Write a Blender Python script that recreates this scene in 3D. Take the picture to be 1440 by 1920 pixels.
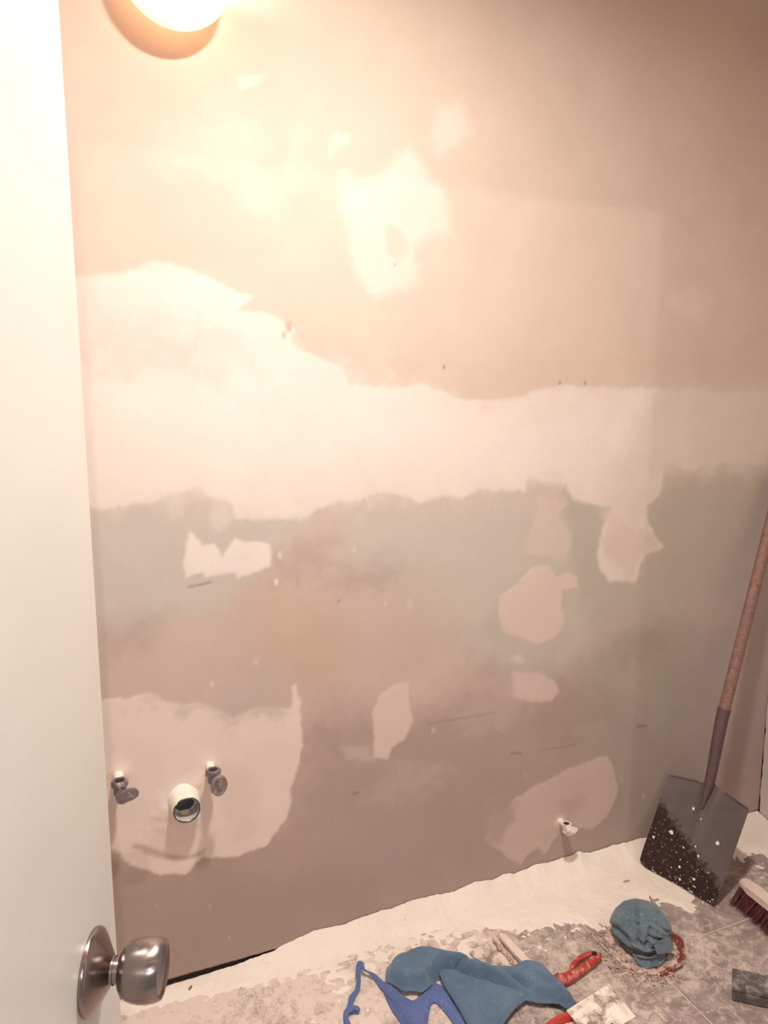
import bpy, bmesh, math, random
import numpy as np
from mathutils import Vector, Matrix, noise as mn
random.seed(4)
for o in list(bpy.data.objects): bpy.data.objects.remove(o)
SC = bpy.context.scene
COL = SC.collection
PI = math.pi
# ------------------------------------------------------------------ camera
FPX, TH, YW, H = 1390.0, math.radians(8.8), math.radians(22.5), 1.45
_s, _c = math.sin(YW), math.cos(YW)
CF = Vector((math.cos(TH)*_s, math.cos(TH)*_c, -math.sin(TH)))
CR = Vector((_c, -_s, 0)); CU = CR.cross(CF)
cam = bpy.data.cameras.new('camera'); camo = bpy.data.objects.new('camera', cam); COL.objects.link(camo)
cam.sensor_fit = 'VERTICAL'; cam.sensor_height = 36; cam.lens = 36*FPX/1920; cam.clip_start = .01
M3 = Matrix((CR, CU, -CF)).transposed(); camo.matrix_world = Matrix.Translation((0, 0, H)) @ M3.to_4x4()
SC.camera = camo
# ------------------------------------------------------------------ world, lights, exposure
w = bpy.data.worlds.new('world'); SC.world = w; w.use_nodes = True
w.node_tree.nodes['Background'].inputs[0].default_value = (1, .91, .88, 1)
w.node_tree.nodes['Background'].inputs[1].default_value = .35
BULB_POS = Vector((.50, .80, 2.60)); BULB_STRENGTH = 830.0; BULB_COL = (1, .91, .83)
SCONCE_STRENGTH = 165.0
def point_light(name, loc, power, col, radius):
    l = bpy.data.lights.new(name, 'POINT'); l.energy = power; l.color = col; l.shadow_soft_size = radius
    o = bpy.data.objects.new(name, l); COL.objects.link(o); o.location = loc; return o
# the phone's own flash: a small white lamp beside its lens
point_light('phone_flash', Vector((0, 0, H)) - CR*.0155 + CU*.008, 1.3, (.93, .97, 1), .003)
# the hallway lamp behind the camera: it throws the door edge's shadow on the back wall
point_light('hallway_light', (-.052, -1.5, 2.13), 50, (1, .92, .87), .011)
SC.view_settings.view_transform = 'Standard'; SC.view_settings.look = 'None'
SC.view_settings.gamma = 1; SC.view_settings.use_curve_mapping = False; SC.view_settings.exposure = -0.08

# ------------------------------------------------------------------ helpers
W = 1.72; XR = 2.13; XL = -.34; YF = -.05; ZC = 2.75
def ray(px, py): return CF + CR*((px-720)/FPX) + CU*((960-py)/FPX)
def on_floor(px, py, z=0.0):
    d = ray(px, py); t = (z-H)/d.z; return Vector((d.x*t, d.y*t, z))
def on_wall(px, py, y=W):
    d = ray(px, py); t = y/d.y; return Vector((d.x*t, y, H+d.z*t))
def tag(o, label=None, cat=None, group=None, kind=None):
    if label: o['label'] = label
    if cat: o['category'] = cat
    if group: o['group'] = group
    if kind: o['kind'] = kind
    return o
def empty(name, loc=(0, 0, 0)):
    o = bpy.data.objects.new(name, None); COL.objects.link(o); o.location = loc; o.empty_display_size = .02; return o
def obj(name, bm, mat, parent=None, smooth=True):
    """link a bmesh (world coordinates) as one object, kept in place under its parent"""
    me = bpy.data.meshes.new(name)
    bmesh.ops.recalc_face_normals(bm, faces=bm.faces[:])
    if parent is not None:
        off = Vector(parent.location); p = parent.parent
        while p: off += Vector(p.location); p = p.parent
        bmesh.ops.translate(bm, vec=-off, verts=bm.verts[:])
    bm.to_mesh(me); bm.free()
    for p in me.polygons: p.use_smooth = smooth
    if isinstance(mat, (list, tuple)):
        for m in mat: me.materials.append(m)
    else: me.materials.append(mat)
    o = bpy.data.objects.new(name, me); COL.objects.link(o)
    if parent is not None: o.parent = parent
    if smooth:
        try: me.set_sharp_from_angle(angle=math.radians(38))
        except Exception: pass
    return o
def box(bm, x0, x1, y0, y1, z0, z1, bev=0, mtx=None):
    r = bmesh.ops.create_cube(bm, size=1)
    vs = r['verts']
    for v in vs:
        v.co = Vector(((x0+x1)/2+v.co.x*(x1-x0), (y0+y1)/2+v.co.y*(y1-y0), (z0+z1)/2+v.co.z*(z1-z0)))
    if bev:
        es = list({e for v in vs for e in v.link_edges})
        r = bmesh.ops.bevel(bm, geom=es, offset=bev, segments=2, affect='EDGES', profile=.6)
        vs = list({v for f in r['faces'] for v in f.verts} | {v for v in vs if v.is_valid})
    if mtx is not None:
        bmesh.ops.transform(bm, matrix=mtx, verts=[v for v in vs if v.is_valid])
def frame_of(axis, up=Vector((0, 0, 1))):
    a = Vector(axis).normalized()
    if abs(a.dot(up)) > .98: up = Vector((0, 1, 0))
    u = up.cross(a).normalized(); v = a.cross(u).normalized(); return u, v, a
def lathe(bm, origin, axis, prof, seg=40, up=Vector((0, 0, 1)), sx=1.0, sy=1.0, hexa=False):
    u, v, a = frame_of(axis, up); origin = Vector(origin); rings = []
    n = 6 if hexa else seg
    for r, d in prof:
        if r <= 1e-6: rings.append([bm.verts.new(origin+a*d)])
        else: rings.append([bm.verts.new(origin+a*d+u*(r*sx*math.cos(2*PI*k/n))+v*(r*sy*math.sin(2*PI*k/n))) for k in range(n)])
    for A, B in zip(rings, rings[1:]):
        for k in range(n):
            k2 = (k+1) % n
            if len(A) == 1 and len(B) == 1: continue
            if len(A) == 1: bm.faces.new((A[0], B[k], B[k2]))
            elif len(B) == 1: bm.faces.new((A[k], B[0], A[k2]))
            else: bm.faces.new((A[k], B[k], B[k2], A[k2]))
def tube(bm, pts, radii, seg=16, cap=True, flat=1.0):
    pts = [Vector(p) for p in pts]; rings = []; u = None
    if not isinstance(radii, (list, tuple)): radii = [radii]*len(pts)
    for i, p in enumerate(pts):
        t = (pts[min(i+1, len(pts)-1)]-pts[max(i-1, 0)]).normalized()
        if u is None: u = frame_of(t)[0]
        u = (u-t*u.dot(t)).normalized(); v = t.cross(u)
        rings.append([bm.verts.new(p+u*(radii[i]*math.cos(2*PI*k/seg))+v*(radii[i]*flat*math.sin(2*PI*k/seg))) for k in range(seg)])
    for A, B in zip(rings, rings[1:]):
        for k in range(seg): bm.faces.new((A[k], A[(k+1) % seg], B[(k+1) % seg], B[k]))
    if cap: bm.faces.new(rings[0]); bm.faces.new(rings[-1][::-1])
def prism(bm, pts, up, h):
    """closed slab: polygon pts (Vectors) extruded by up*h"""
    a = [bm.verts.new(p) for p in pts]; b = [bm.verts.new(Vector(p)+Vector(up)*h) for p in pts]; n = len(pts)
    bm.faces.new(a[::-1]); bm.faces.new(b)
    for i in range(n): bm.faces.new((a[i], a[(i+1) % n], b[(i+1) % n], b[i]))
def smooth_poly(pts, it=2):
    pts = [Vector(p) for p in pts]
    for _ in range(it):
        q = []
        for i in range(len(pts)):
            a, b = pts[i], pts[(i+1) % len(pts)]; q += [a*.75+b*.25, a*.25+b*.75]
        pts = q
    return pts
# numpy value noise --------------------------------------------------
def vnoise(x, y, seed=0):
    xi = np.floor(x).astype(np.int64); yi = np.floor(y).astype(np.int64); fx = x-xi; fy = y-yi
    fx = fx*fx*(3-2*fx); fy = fy*fy*(3-2*fy)
    def h(a, b):
        n = (a*374761393 + b*668265263 + seed*1442695041) & 0xffffffff
        n = ((n ^ (n >> 13))*1274126177) & 0xffffffff
        n = n ^ (n >> 16)
        return (n & 0xffff)/65535.0
    return (h(xi, yi)*(1-fx)+h(xi+1, yi)*fx)*(1-fy)+(h(xi, yi+1)*(1-fx)+h(xi+1, yi+1)*fx)*fy
def fbm(x, y, s, o=4, seed=0):
    r = 0; a = 1; t = 0
    for i in range(o):
        r = r+a*vnoise(x*s*2**i, y*s*2**i, seed+i*17); t += a; a *= .55
    return r/t*2-1
def sdf(poly, X, Y):
    """signed distance, positive inside"""
    d = np.full(X.shape, 1e9); ins = np.zeros(X.shape, bool); n = len(poly)
    for i in range(n):
        ax, ay = poly[i]; bx, by = poly[(i+1) % n]
        ex, ey = bx-ax, by-ay; wx, wy = X-ax, Y-ay
        t = np.clip((wx*ex+wy*ey)/(ex*ex+ey*ey+1e-12), 0, 1)
        d = np.minimum(d, (wx-t*ex)**2+(wy-t*ey)**2)
        c = ((ay > Y) != (by > Y)) & (X < (bx-ax)*(Y-ay)/(by-ay+1e-12)+ax); ins ^= c
    d = np.sqrt(d); return np.where(ins, d, -d)
def sstep(a, b, x):
    t = np.clip((x-a)/(b-a), 0, 1); return t*t*(3-2*t)

# ------------------------------------------------------------------ materials
class NT:
    def __init__(s, name):
        s.m = bpy.data.materials.new(name); s.m.use_nodes = True; s.t = s.m.node_tree
        s.b = s.t.nodes['Principled BSDF']; s.out = s.t.nodes['Material Output']
    def n(s, t, **k):
        nd = s.t.nodes.new(t)
        for a, v in k.items(): setattr(nd, a, v)
        return nd
    def l(s, a, b): s.t.links.new(a, b)
    def noise(s, scale, detail=5, rough=.55, vec=None, dist=0):
        nd = s.n('ShaderNodeTexNoise'); nd.inputs['Scale'].default_value = scale; nd.inputs['Detail'].default_value = detail
        nd.inputs['Roughness'].default_value = rough; nd.inputs['Distortion'].default_value = dist
        if vec is None: vec = s.pos()
        s.l(vec, nd.inputs['Vector']); return nd.outputs['Fac']
    def pos(s):
        if not hasattr(s, '_p'): s._p = s.n('ShaderNodeNewGeometry').outputs['Position']
        return s._p
    def objco(s): return s.n('ShaderNodeTexCoord').outputs['Object']
    def ramp(s, fac, stops):
        r = s.n('ShaderNodeValToRGB'); e = r.color_ramp.elements
        e[0].position, e[0].color = stops[0][0], (*stops[0][1], 1); e[1].position, e[1].color = stops[-1][0], (*stops[-1][1], 1)
        for p, c in stops[1:-1]:
            q = e.new(p); q.color = (*c, 1)
        s.l(fac, r.inputs[0]); return r.outputs[0]
    def mix(s, fac, a, b, mode='MIX'):
        m = s.n('ShaderNodeMix', data_type='RGBA', blend_type=mode)
        for v, i in ((fac, 0), (a, 6), (b, 7)):
            if isinstance(v, (int, float)): m.inputs[i].default_value = v
            elif isinstance(v, tuple): m.inputs[i].default_value = (*v, 1)
            else: s.l(v, m.inputs[i])
        return m.outputs[2]
    def math(s, op, a, b=0, c=0):
        m = s.n('ShaderNodeMath', operation=op)
        for i, v in enumerate((a, b, c)):
            if isinstance(v, (int, float)): m.inputs[i].default_value = v
            else: s.l(v, m.inputs[i])
        return m.outputs[0]
    def bump(s, h, strength=.3, dist=.002):
        b = s.n('ShaderNodeBump'); b.inputs['Strength'].default_value = strength; b.inputs['Distance'].default_value = dist
        s.l(h, b.inputs['Height']); s.l(b.outputs[0], s.b.inputs['Normal'])
    def col(s, c):
        if isinstance(c, tuple): s.b.inputs['Base Color'].default_value = (*c, 1)
        else: s.l(c, s.b.inputs['Base Color'])
        return s
    def set(s, rough=.6, metal=0, **k):
        s.b.inputs['Roughness'].default_value = rough; s.b.inputs['Metallic'].default_value = metal
        for a, v in k.items(): s.b.inputs[a.replace('_', ' ')].default_value = v
        return s
BW = (0, 0, 0), (1, 1, 1)
def m_wallpaint():
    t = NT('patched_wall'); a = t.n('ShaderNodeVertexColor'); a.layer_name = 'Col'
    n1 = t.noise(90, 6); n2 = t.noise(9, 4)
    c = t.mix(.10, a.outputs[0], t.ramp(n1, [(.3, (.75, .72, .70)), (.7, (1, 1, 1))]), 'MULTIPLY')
    c = t.mix(.16, c, t.ramp(n2, [(.35, (.82, .80, .78)), (.65, (1, 1, 1))]), 'MULTIPLY')
    t.col(c).set(.78, 0, Specular_IOR_Level=.25); t.bump(t.noise(160, 5), .12, .001); return t.m
def m_plain(name, c, rough=.6, metal=0, n=.12, scale=30, bump=.1, dark=.7, obj_space=True, **k):
    t = NT(name); vec = t.objco() if obj_space else t.pos()
    f = t.noise(scale, 5, .6, vec)
    cc = t.mix(n*3 if n*3 < 1 else 1, c, t.ramp(f, [(.3, (dark, dark, dark)), (.65, (1, 1, 1))]), 'MULTIPLY')
    t.col(cc).set(rough, metal, **k)
    if bump: t.bump(t.noise(scale*5, 4, .6, vec), bump, .001)
    return t.m
def m_dusty(name, c, dust=(.80, .72, .64), amount=.5, scale=60, rough=.7, metal=0, soft=.08, fine=True):
    t = NT(name); vec = t.objco(); f = t.noise(scale, 8, .72, vec)
    k = t.ramp(f, [(max(0, 1-amount-soft), (0, 0, 0)), (min(1, 1-amount+soft), (1, 1, 1))])
    g = t.noise(scale*.3, 3, .5, vec)
    base = t.mix(.5, c, t.ramp(g, [(.3, (.7, .7, .7)), (.7, (1, 1, 1))]), 'MULTIPLY')
    t.col(t.mix(k, base, dust)).set(rough, metal); t.bump(f, .25, .002); return t.m
def m_tile():
    t = NT('dusty_stone_tile'); p = t.pos()
    sep = t.n('ShaderNodeSeparateXYZ'); t.l(p, sep.inputs[0])
    big = t.noise(5, 4, .5); mid = t.noise(38, 9, .72, None, .6); fine = t.noise(170, 6, .7)
    stone = t.ramp(t.noise(14, 8, .65), [(.3, (.23, .17, .155)), (.5, (.33, .26, .24)), (.7, (.41, .34, .315))])
    # how much plaster dust was trodden in: more towards the sink side
    left = t.math('MULTIPLY', t.math('SUBTRACT', 1.5, sep.outputs[0]), .07)
    nr = t.n('ShaderNodeMapRange'); t.l(t.math('ADD', sep.outputs[1], t.math('MULTIPLY', sep.outputs[0], -.05)), nr.inputs[0]); nr.inputs[1].default_value = 1.24; nr.inputs[2].default_value = 1.48; nr.inputs[3].default_value = 0; nr.inputs[4].default_value = .11
    mr = t.n('ShaderNodeMapRange'); t.l(sep.outputs[0], mr.inputs[0]); mr.inputs[1].default_value = 1.12; mr.inputs[2].default_value = .92; mr.inputs[3].default_value = -.15; mr.inputs[4].default_value = .6
    left = t.math('ADD', left, t.math('MULTIPLY', nr.outputs[0], mr.outputs[0]))
    f = t.math('ADD', t.math('ADD', t.math('MULTIPLY', mid, .62), t.math('MULTIPLY', fine, .22)), t.math('ADD', t.math('MULTIPLY', big, .30), left))
    k = t.ramp(f, [(.55, (0, 0, 0)), (.62, (.40, .40, .40)), (.72, (.92, .92, .92))])
    c = t.mix(k, stone, (.80, .68, .60))
    t.col(c).set(.75); t.bump(f, .35, .003); return t.m
def m_dust():
    t = NT('plaster_dust'); f = t.noise(7, 6, .6); g = t.noise(55, 7, .7)
    c = t.ramp(f, [(.3, (.83, .735, .655)), (.65, (.90, .815, .735))])
    c = t.mix(t.ramp(g, [(.60, (0, 0, 0)), (.72, (.5, .5, .5))]), c, (.62, .50, .44))
    t.col(c).set(.9); t.bump(t.noise(80, 8, .7), .45, .003); return t.m
def m_cloth(name, c1, c2, weave=420, dust=.25):
    t = NT(name); v = t.objco(); f = t.noise(14, 5, .6, v); d = t.noise(130, 8, .7, v)
    c = t.ramp(f, [(.3, c1), (.7, c2)])
    c = t.mix(t.ramp(d, [(.62-dust*.2, (0, 0, 0)), (.78, (dust*2, )*3 if dust*2 <= 1 else (1, 1, 1))]), c, (.72, .70, .66))
    t.col(c).set(.92, 0, Sheen_Weight=.25); t.bump(t.noise(weave, 3, .7, v), .5, .002); return t.m
def m_shovel():
    t = NT('worn_shovel_steel'); v = t.objco(); sep = t.n('ShaderNodeSeparateXYZ'); t.l(v, sep.inputs[0])
    n = t.noise(9, 4, .6, v); sp = t.noise(210, 5, .75, v); sp2 = t.noise(75, 7, .75, v)
    # old dark mud crust near the cutting edge, crossing the blade at a slant (object x along edge, y up the blade)
    e = t.math('ADD', sep.outputs[1], t.math('MULTIPLY', sep.outputs[0], .58))
    e = t.math('ADD', e, t.math('MULTIPLY', t.math('SUBTRACT', n, .5), .09))
    e = t.math('ADD', e, t.math('MULTIPLY', t.math('SUBTRACT', sp2, .5), .14))
    crust = t.ramp(e, [(.106, (1, 1, 1)), (.138, (0, 0, 0))])
    steel = t.ramp(n, [(.3, (.235, .18, .185)), (.7, (.31, .255, .255))])
    c = t.mix(crust, steel, (.075, .033, .033))
    s1 = t.ramp(t.math('ADD', t.math('MULTIPLY', sp, .5), t.math('MULTIPLY', sp2, .5)), [(.56, (0, 0, 0)), (.64, (.9, .9, .9))])
    s0 = t.ramp(sp2, [(.66, (0, 0, 0)), (.74, (.5, .5, .5))])
    c = t.mix(t.mix(crust, s0, s1), c, (.66, .55, .50))
    t.col(c).set(.62, .25); t.bump(sp2, .4, .002); return t.m
def m_wood():
    t = NT('shovel_wood'); v = t.objco(); mp = t.n('ShaderNodeMapping'); mp.inputs['Scale'].default_value = (60, 60, 4); t.l(v, mp.inputs[0])
    f = t.noise(1, 6, .6, mp.outputs[0], 1.2)
    t.col(t.ramp(f, [(.3, (.17, .09, .08)), (.55, (.27, .15, .125)), (.75, (.33, .21, .175))])).set(.6); t.bump(f, .2, .001); return t.m
def m_metal(name, c, rough, aniso=0):
    t = NT(name); v = t.objco()
    f = t.noise(25, 3, .5, v)
    t.l(t.ramp(f, [(.3, (rough*.95,)*3), (.7, (rough*1.05,)*3)]), t.b.inputs['Roughness'])
    t.col(c); t.b.inputs['Metallic'].default_value = 1; t.b.inputs['Anisotropic'].default_value = aniso; return t.m
def m_emit(name, c, s):
    t = NT(name); t.b.inputs['Emission Color'].default_value = (*c, 1); t.b.inputs['Emission Strength'].default_value = s; t.col(c); return t.m
def m_frost():
    t = NT('frosted_glass'); tr = t.n('ShaderNodeBsdfTranslucent'); df = t.n('ShaderNodeBsdfDiffuse'); mx = t.n('ShaderNodeMixShader')
    tr.inputs[0].default_value = (.95, .80, .68, 1); df.inputs[0].default_value = (.86, .74, .66, 1); mx.inputs[0].default_value = .55
    t.l(df.outputs[0], mx.inputs[1]); t.l(tr.outputs[0], mx.inputs[2]); t.l(mx.outputs[0], t.out.inputs[0]); return t.m
MW = m_wallpaint()
M_plaster = m_plain('dry_plaster', (.80, .74, .68), .85, n=.15, scale=25, bump=.4, obj_space=False)
M_sheet = m_plain('skim_coat', (.66, .585, .535), .8, n=.15, scale=6, obj_space=False)
M_ceil = m_plain('ceiling_paint', (.84, .79, .74), .9, n=.08, scale=8, obj_space=False)
M_tile = m_tile(); M_dust = m_dust()
M_grout = m_plain('dusty_grout', (.72, .61, .54), .95, n=.2, scale=60, bump=.5, obj_space=False)
M_door = m_plain('white_door_paint', (.71, .695, .645), .38, n=.06, scale=5, bump=.05, obj_space=False)
M_nickel = m_metal('brushed_nickel', (.31, .26, .25), .23, .6)
M_valve = m_dusty('plaster_specked_chrome', (.22, .18, .185), (.76, .68, .63), .36, 45, .45, .35, .05)
M_pipe = m_plain('plaster_coated_pipe', (.88, .82, .72), .7, n=.1, scale=60, bump=.3)
M_wheel = m_dusty('dull_chrome_handle', (.30, .25, .25), (.76, .68, .64), .36, 40, .4, .4)
M_pale = m_dusty('plaster_caked_metal', (.40, .33, .32), (.84, .77, .71), .58, 40, .7, .1, .06)
M_dark = m_plain('dark_pipe_inside', (.055, .06, .075), .35, n=.1)
M_drain = m_plain('pvc_pipe_inside', (.62, .58, .56), .3, n=.1)
M_shovel = m_shovel(); M_wood = m_wood()
M_socket = m_plain('dark_socket_steel', (.15, .10, .105), .5, .3, n=.2, scale=40)
M_fleck = m_plain('plaster_fleck', (.86, .80, .74), .9, n=.1, scale=80)
M_towel = m_cloth('steel_blue_towel', (.08, .145, .235), (.125, .205, .30), 420, .22)
M_rag = m_cloth('grey_blue_rag', (.08, .13, .17), (.15, .205, .25), 380, .30)
M_royal = m_cloth('royal_blue_cloth', (.070, .115, .30), (.11, .165, .38), 260, .25)
M_red = m_dusty('chalky_red_plastic', (.48, .045, .035), (.80, .50, .42), .40, 70, .45, 0, .12)
M_redc = m_plain('red_plastic', (.55, .05, .03), .4, n=.1)
M_black = m_plain('black_plastic', (.02, .015, .015), .5, n=.1)
M_blade = m_dusty('smeared_trowel_steel', (.33, .27, .24), (.84, .72, .64), .52, 22, .6, .2, .06)
M_bright = m_plain('white_plaster_stick', (.84, .70, .62), .8, n=.15, scale=50, bump=.3)
M_rust = m_dusty('rusty_flange', (.24, .13, .11), (.66, .52, .45), .52, 70, .85, 0)
M_rubble = m_dusty('rusty_crumbs', (.23, .12, .09), (.72, .55, .44), .5, 200, .9, 0)
M_slate = m_dusty('dark_grey_plastic', (.12, .11, .112), (.42, .35, .33), .45, 26, .5, 0)
M_bristle = m_plain('crimson_bristles', (.125, .022, .036), .6, n=.25, scale=60)
M_whitewood = m_plain('pale_painted_wood', (.76, .62, .54), .6, n=.1, scale=30)
M_brass = m_metal('lamp_metal', (.55, .48, .42), .3)
M_wetplaster = m_dusty('fresh_plaster', (.36, .29, .25), (.88, .77, .68), .53, 16, .7, 0, .05)

# ------------------------------------------------------------------ back wall: patched drywall
def poly_w(pts):
    return [(on_wall(*p).x, on_wall(*p).z) for p in pts]
def build_wall():
    st = .0042; nx = int((XR-XL)/st)+1; zs0 = .022; nz = int((ZC-zs0)/st)+1
    xs = np.linspace(XL, XR, nx); zs = np.linspace(zs0, ZC, nz)
    X, Z = np.meshgrid(xs, zs)
    wx = fbm(X, Z, 30, 4, 1); wz = fbm(X, Z, 30, 4, 5); fx = fbm(X, Z, 140, 3, 9)
    big = fbm(X, Z, 3.0, 4, 21); med = fbm(X, Z, 9, 4, 33)
    C = np.zeros(X.shape+(3,)); Yd = np.zeros(X.shape)
    def c3(c): return np.array(c)[None, None, :]
    upper = c3((.615, .50, .425)); C[:] = upper
    def layer(pts, col, soft=.006, amp=.006, op=1.0, lift=0.0, seed=0, brush=0.0):
        P = poly_w(pts); x0 = min(p[0] for p in P)-.15; x1 = max(p[0] for p in P)+.15
        z0 = min(p[1] for p in P)-.15; z1 = max(p[1] for p in P)+.15
        a = np.searchsorted(xs, x0); b = np.searchsorted(xs, x1); c = np.searchsorted(zs, z0); d = np.searchsorted(zs, z1)
        sl = (slice(c, d), slice(a, b))
        s = sdf(P, X[sl]+amp*1.6*fbm(X[sl], Z[sl], 26, 4, 50+seed), Z[sl]+amp*1.6*fbm(X[sl], Z[sl], 26, 4, 80+seed)) + amp*.5*fx[sl]
        m = sstep(-soft, soft, s)*op
        if brush: m = m*np.clip(1+brush*fbm(X[sl]*1.0, Z[sl]*1.0, 22, 4, 99+seed), 0, 1)
        C[sl] = C[sl]*(1-m[..., None])+np.array(col)*m[..., None]
        if lift: Yd[sl] -= lift*m
    BIG = 3000
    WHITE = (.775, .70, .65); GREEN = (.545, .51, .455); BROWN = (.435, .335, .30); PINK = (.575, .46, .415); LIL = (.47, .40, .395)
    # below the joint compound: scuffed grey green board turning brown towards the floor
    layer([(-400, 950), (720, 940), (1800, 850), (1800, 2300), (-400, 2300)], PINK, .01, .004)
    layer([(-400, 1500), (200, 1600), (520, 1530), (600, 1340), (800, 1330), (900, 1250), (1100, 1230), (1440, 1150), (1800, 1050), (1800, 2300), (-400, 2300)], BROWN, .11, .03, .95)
    layer([(100, 940), (600, 930), (560, 1010), (480, 1090), (420, 1130), (300, 1170), (100, 1170)], GREEN, .05, .02, .8, seed=1)
    layer([(640, 930), (1130, 930), (1130, 1130), (1100, 1230), (960, 1260), (800, 1180), (640, 1050)], GREEN, .06, .03, .7, seed=2)
    layer([(1050, 930), (1240, 900), (1250, 860), (1600, 850), (1600, 1250), (1250, 1400), (1180, 1300), (1100, 1180)], (.465, .43, .36), .05, .03, .75, seed=3)
    layer([(1090, 1250), (1230, 1150), (1300, 1200), (1300, 1420), (1260, 1560), (1160, 1560), (1150, 1430), (1090, 1380)], (.41, .37, .315), .07, .03, .65, seed=4)
    layer([(1300, 1180), (1380, 1010), (1440, 900), (1600, 900), (1600, 1600), (1440, 1560), (1270, 1480)], LIL, .06, .03, .7, seed=5)
    layer([(460, 1100), (560, 1090), (660, 1180), (640, 1290), (560, 1310), (470, 1240)], (.55, .405, .30), .07, .02, .6, seed=6)
    layer([(600, 1090), (820, 1080), (870, 1200), (760, 1290), (640, 1240)], (.545, .43, .37), .06, .03, .45, seed=7)
    layer([(620, 1380), (840, 1350), (960, 1450), (900, 1540), (700, 1510)], (.43, .335, .295), .07, .03, .5, seed=8)
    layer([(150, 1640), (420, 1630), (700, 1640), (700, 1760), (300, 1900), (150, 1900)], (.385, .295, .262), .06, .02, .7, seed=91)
    for i, (a, b, r) in enumerate([(250, 1190, 30), (470, 1180, 28), (690, 1080, 30), (830, 1280, 36), (590, 1390, 30), (880, 1150, 30), (1080, 1340, 40), (760, 1470, 34), (1200, 1210, 28), (930, 1330, 35), (560, 1050, 35)]):
        q = [(a+r*2.2*math.cos(k), b+r*math.sin(k)-r*.7*math.cos(k)) for k in np.linspace(0, 2*PI, 9)[:-1]]
        layer(q, (.60, .49, .43) if i % 2 else (.36, .27, .24), .04, .03, .35, seed=20+i, brush=.6)
    # the broad band of joint compound over the sheet joint
    layer([(-400, 520), (160, 515), (230, 512), (285, 490), (350, 500), (470, 558), (440, 585), (500, 585), (540, 610), (555, 655), (600, 665), (640, 690), (655, 725), (720, 728), (800, 722), (870, 752), (960, 750), (1010, 732), (1060, 724), (1250, 729), (1330, 736), (1440, 733), (1800, 715),
           (1800, 830), (1440, 870), (1340, 870), (1300, 882), (1262, 868), (1246, 880), (1236, 930), (1214, 950), (1216, 985), (1245, 1025), (1213, 1040), (1200, 1060), (1190, 1093), (1142, 1090), (1124, 1062), (1119, 1035), (1130, 990), (1146, 952), (1075, 938), (1065, 912), (990, 895), (985, 922), (900, 918), (862, 938), (830, 932), (796, 942), (740, 925), (700, 927), (655, 946), (640, 935), (600, 952), (576, 970), (520, 976), (440, 975), (434, 945), (395, 932), (378, 915), (350, 918), (330, 925), (270, 945), (190, 955), (-400, 975)],
          (.73, .645, .59), .008, .006, 1, .0006, 9)
    layer([(150, 690), (640, 700), (900, 780), (1240, 790), (1440, 780), (1440, 860), (1150, 880), (900, 900), (640, 930), (150, 930)], WHITE, .08, .04, .6, seed=10)
    layer([(1230, 720), (1800, 690), (1800, 880), (1250, 890), (1190, 1000), (1130, 960)], (.655, .565, .51), .05, .02, .8, seed=90)  # painted light fall-off: darkens the band's right end
    layer([(150, 560), (300, 600), (430, 640), (440, 680), (150, 700)], (.62, .52, .475), .06, .04, .55, seed=11)
    layer([(1130, 960), (1200, 990), (1230, 1020), (1180, 1085), (1130, 1040)], (.66, .545, .49), .02, .02, .8, seed=12)
    layer([(860, 680), (1240, 640), (1500, 640), (1500, 722), (1060, 716), (960, 742), (880, 742)], (.60, .475, .39), .05, .02, .6, seed=13)
    # single filled patches
    layer([(395, 955), (430, 945), (440, 975), (410, 1000), (398, 985)], (.66, .59, .54), .012, .006, .8, seed=14)
    layer([(342, 1062), (350, 1020), (356, 995), (364, 1000), (376, 1022), (400, 1018), (415, 1042), (440, 1008), (460, 1016), (505, 1020), (508, 1062), (455, 1078), (446, 1084), (440, 1074), (385, 1082), (380, 1074), (350, 1086)], WHITE, .006, .004, 1, .0005, 15)
    layer([(120, 1330), (193, 1314), (240, 1306), (282, 1295), (300, 1300), (305, 1312), (380, 1322), (440, 1342), (480, 1330), (545, 1328), (546, 1290), (553, 1285), (562, 1310), (567, 1400), (555, 1460), (535, 1530), (500, 1588), (440, 1606), (418, 1612), (380, 1606), (345, 1640), (300, 1644), (262, 1630), (232, 1612), (218, 1594), (120, 1600)], (.765, .645, .595), .005, .007, 1, .0008, 16)
    layer([(240, 1306), (400, 1300), (520, 1240), (545, 1290), (520, 1345), (420, 1350)], (.53, .45, .40), .03, .03, .6, seed=17)
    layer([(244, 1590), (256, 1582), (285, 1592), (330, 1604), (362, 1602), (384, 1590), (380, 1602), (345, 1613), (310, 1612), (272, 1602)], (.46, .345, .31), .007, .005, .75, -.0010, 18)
    layer([(408, 1408), (470, 1440), (500, 1560), (440, 1580), (420, 1500)], (.69, .555, .50), .03, .02, .5, seed=19)
    layer([(697, 1335), (712, 1305), (745, 1282), (765, 1280), (768, 1325), (774, 1350), (758, 1388), (735, 1402), (728, 1424), (700, 1420), (702, 1370)], (.67, .545, .49), .005, .004, 1, .0005, 40)
    layer([(640, 1400), (690, 1400), (700, 1425), (650, 1425)], (.55, .44, .40), .012, .006, .8, seed=41)
    layer([(1000, 1062), (1030, 1064), (1042, 1082), (1062, 1074), (1084, 1078), (1082, 1100), (1052, 1106), (1050, 1130), (1060, 1165), (1046, 1194), (1008, 1210), (990, 1198), (944, 1186), (935, 1150), (934, 1120), (965, 1098)], (.685, .56, .505), .005, .005, 1, .0006, 42)
    layer([(1008, 930), (1060, 928), (1068, 945), (1050, 962), (1062, 990), (1074, 1020), (1062, 1048), (1030, 1044), (985, 1042), (990, 1000), (1010, 965)], (.62, .525, .47), .010, .008, .95, .0004, 43)
    layer([(905, 1180), (930, 1130), (945, 1190), (915, 1200)], (.50, .45, .39), .02, .01, .5, seed=44)
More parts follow.
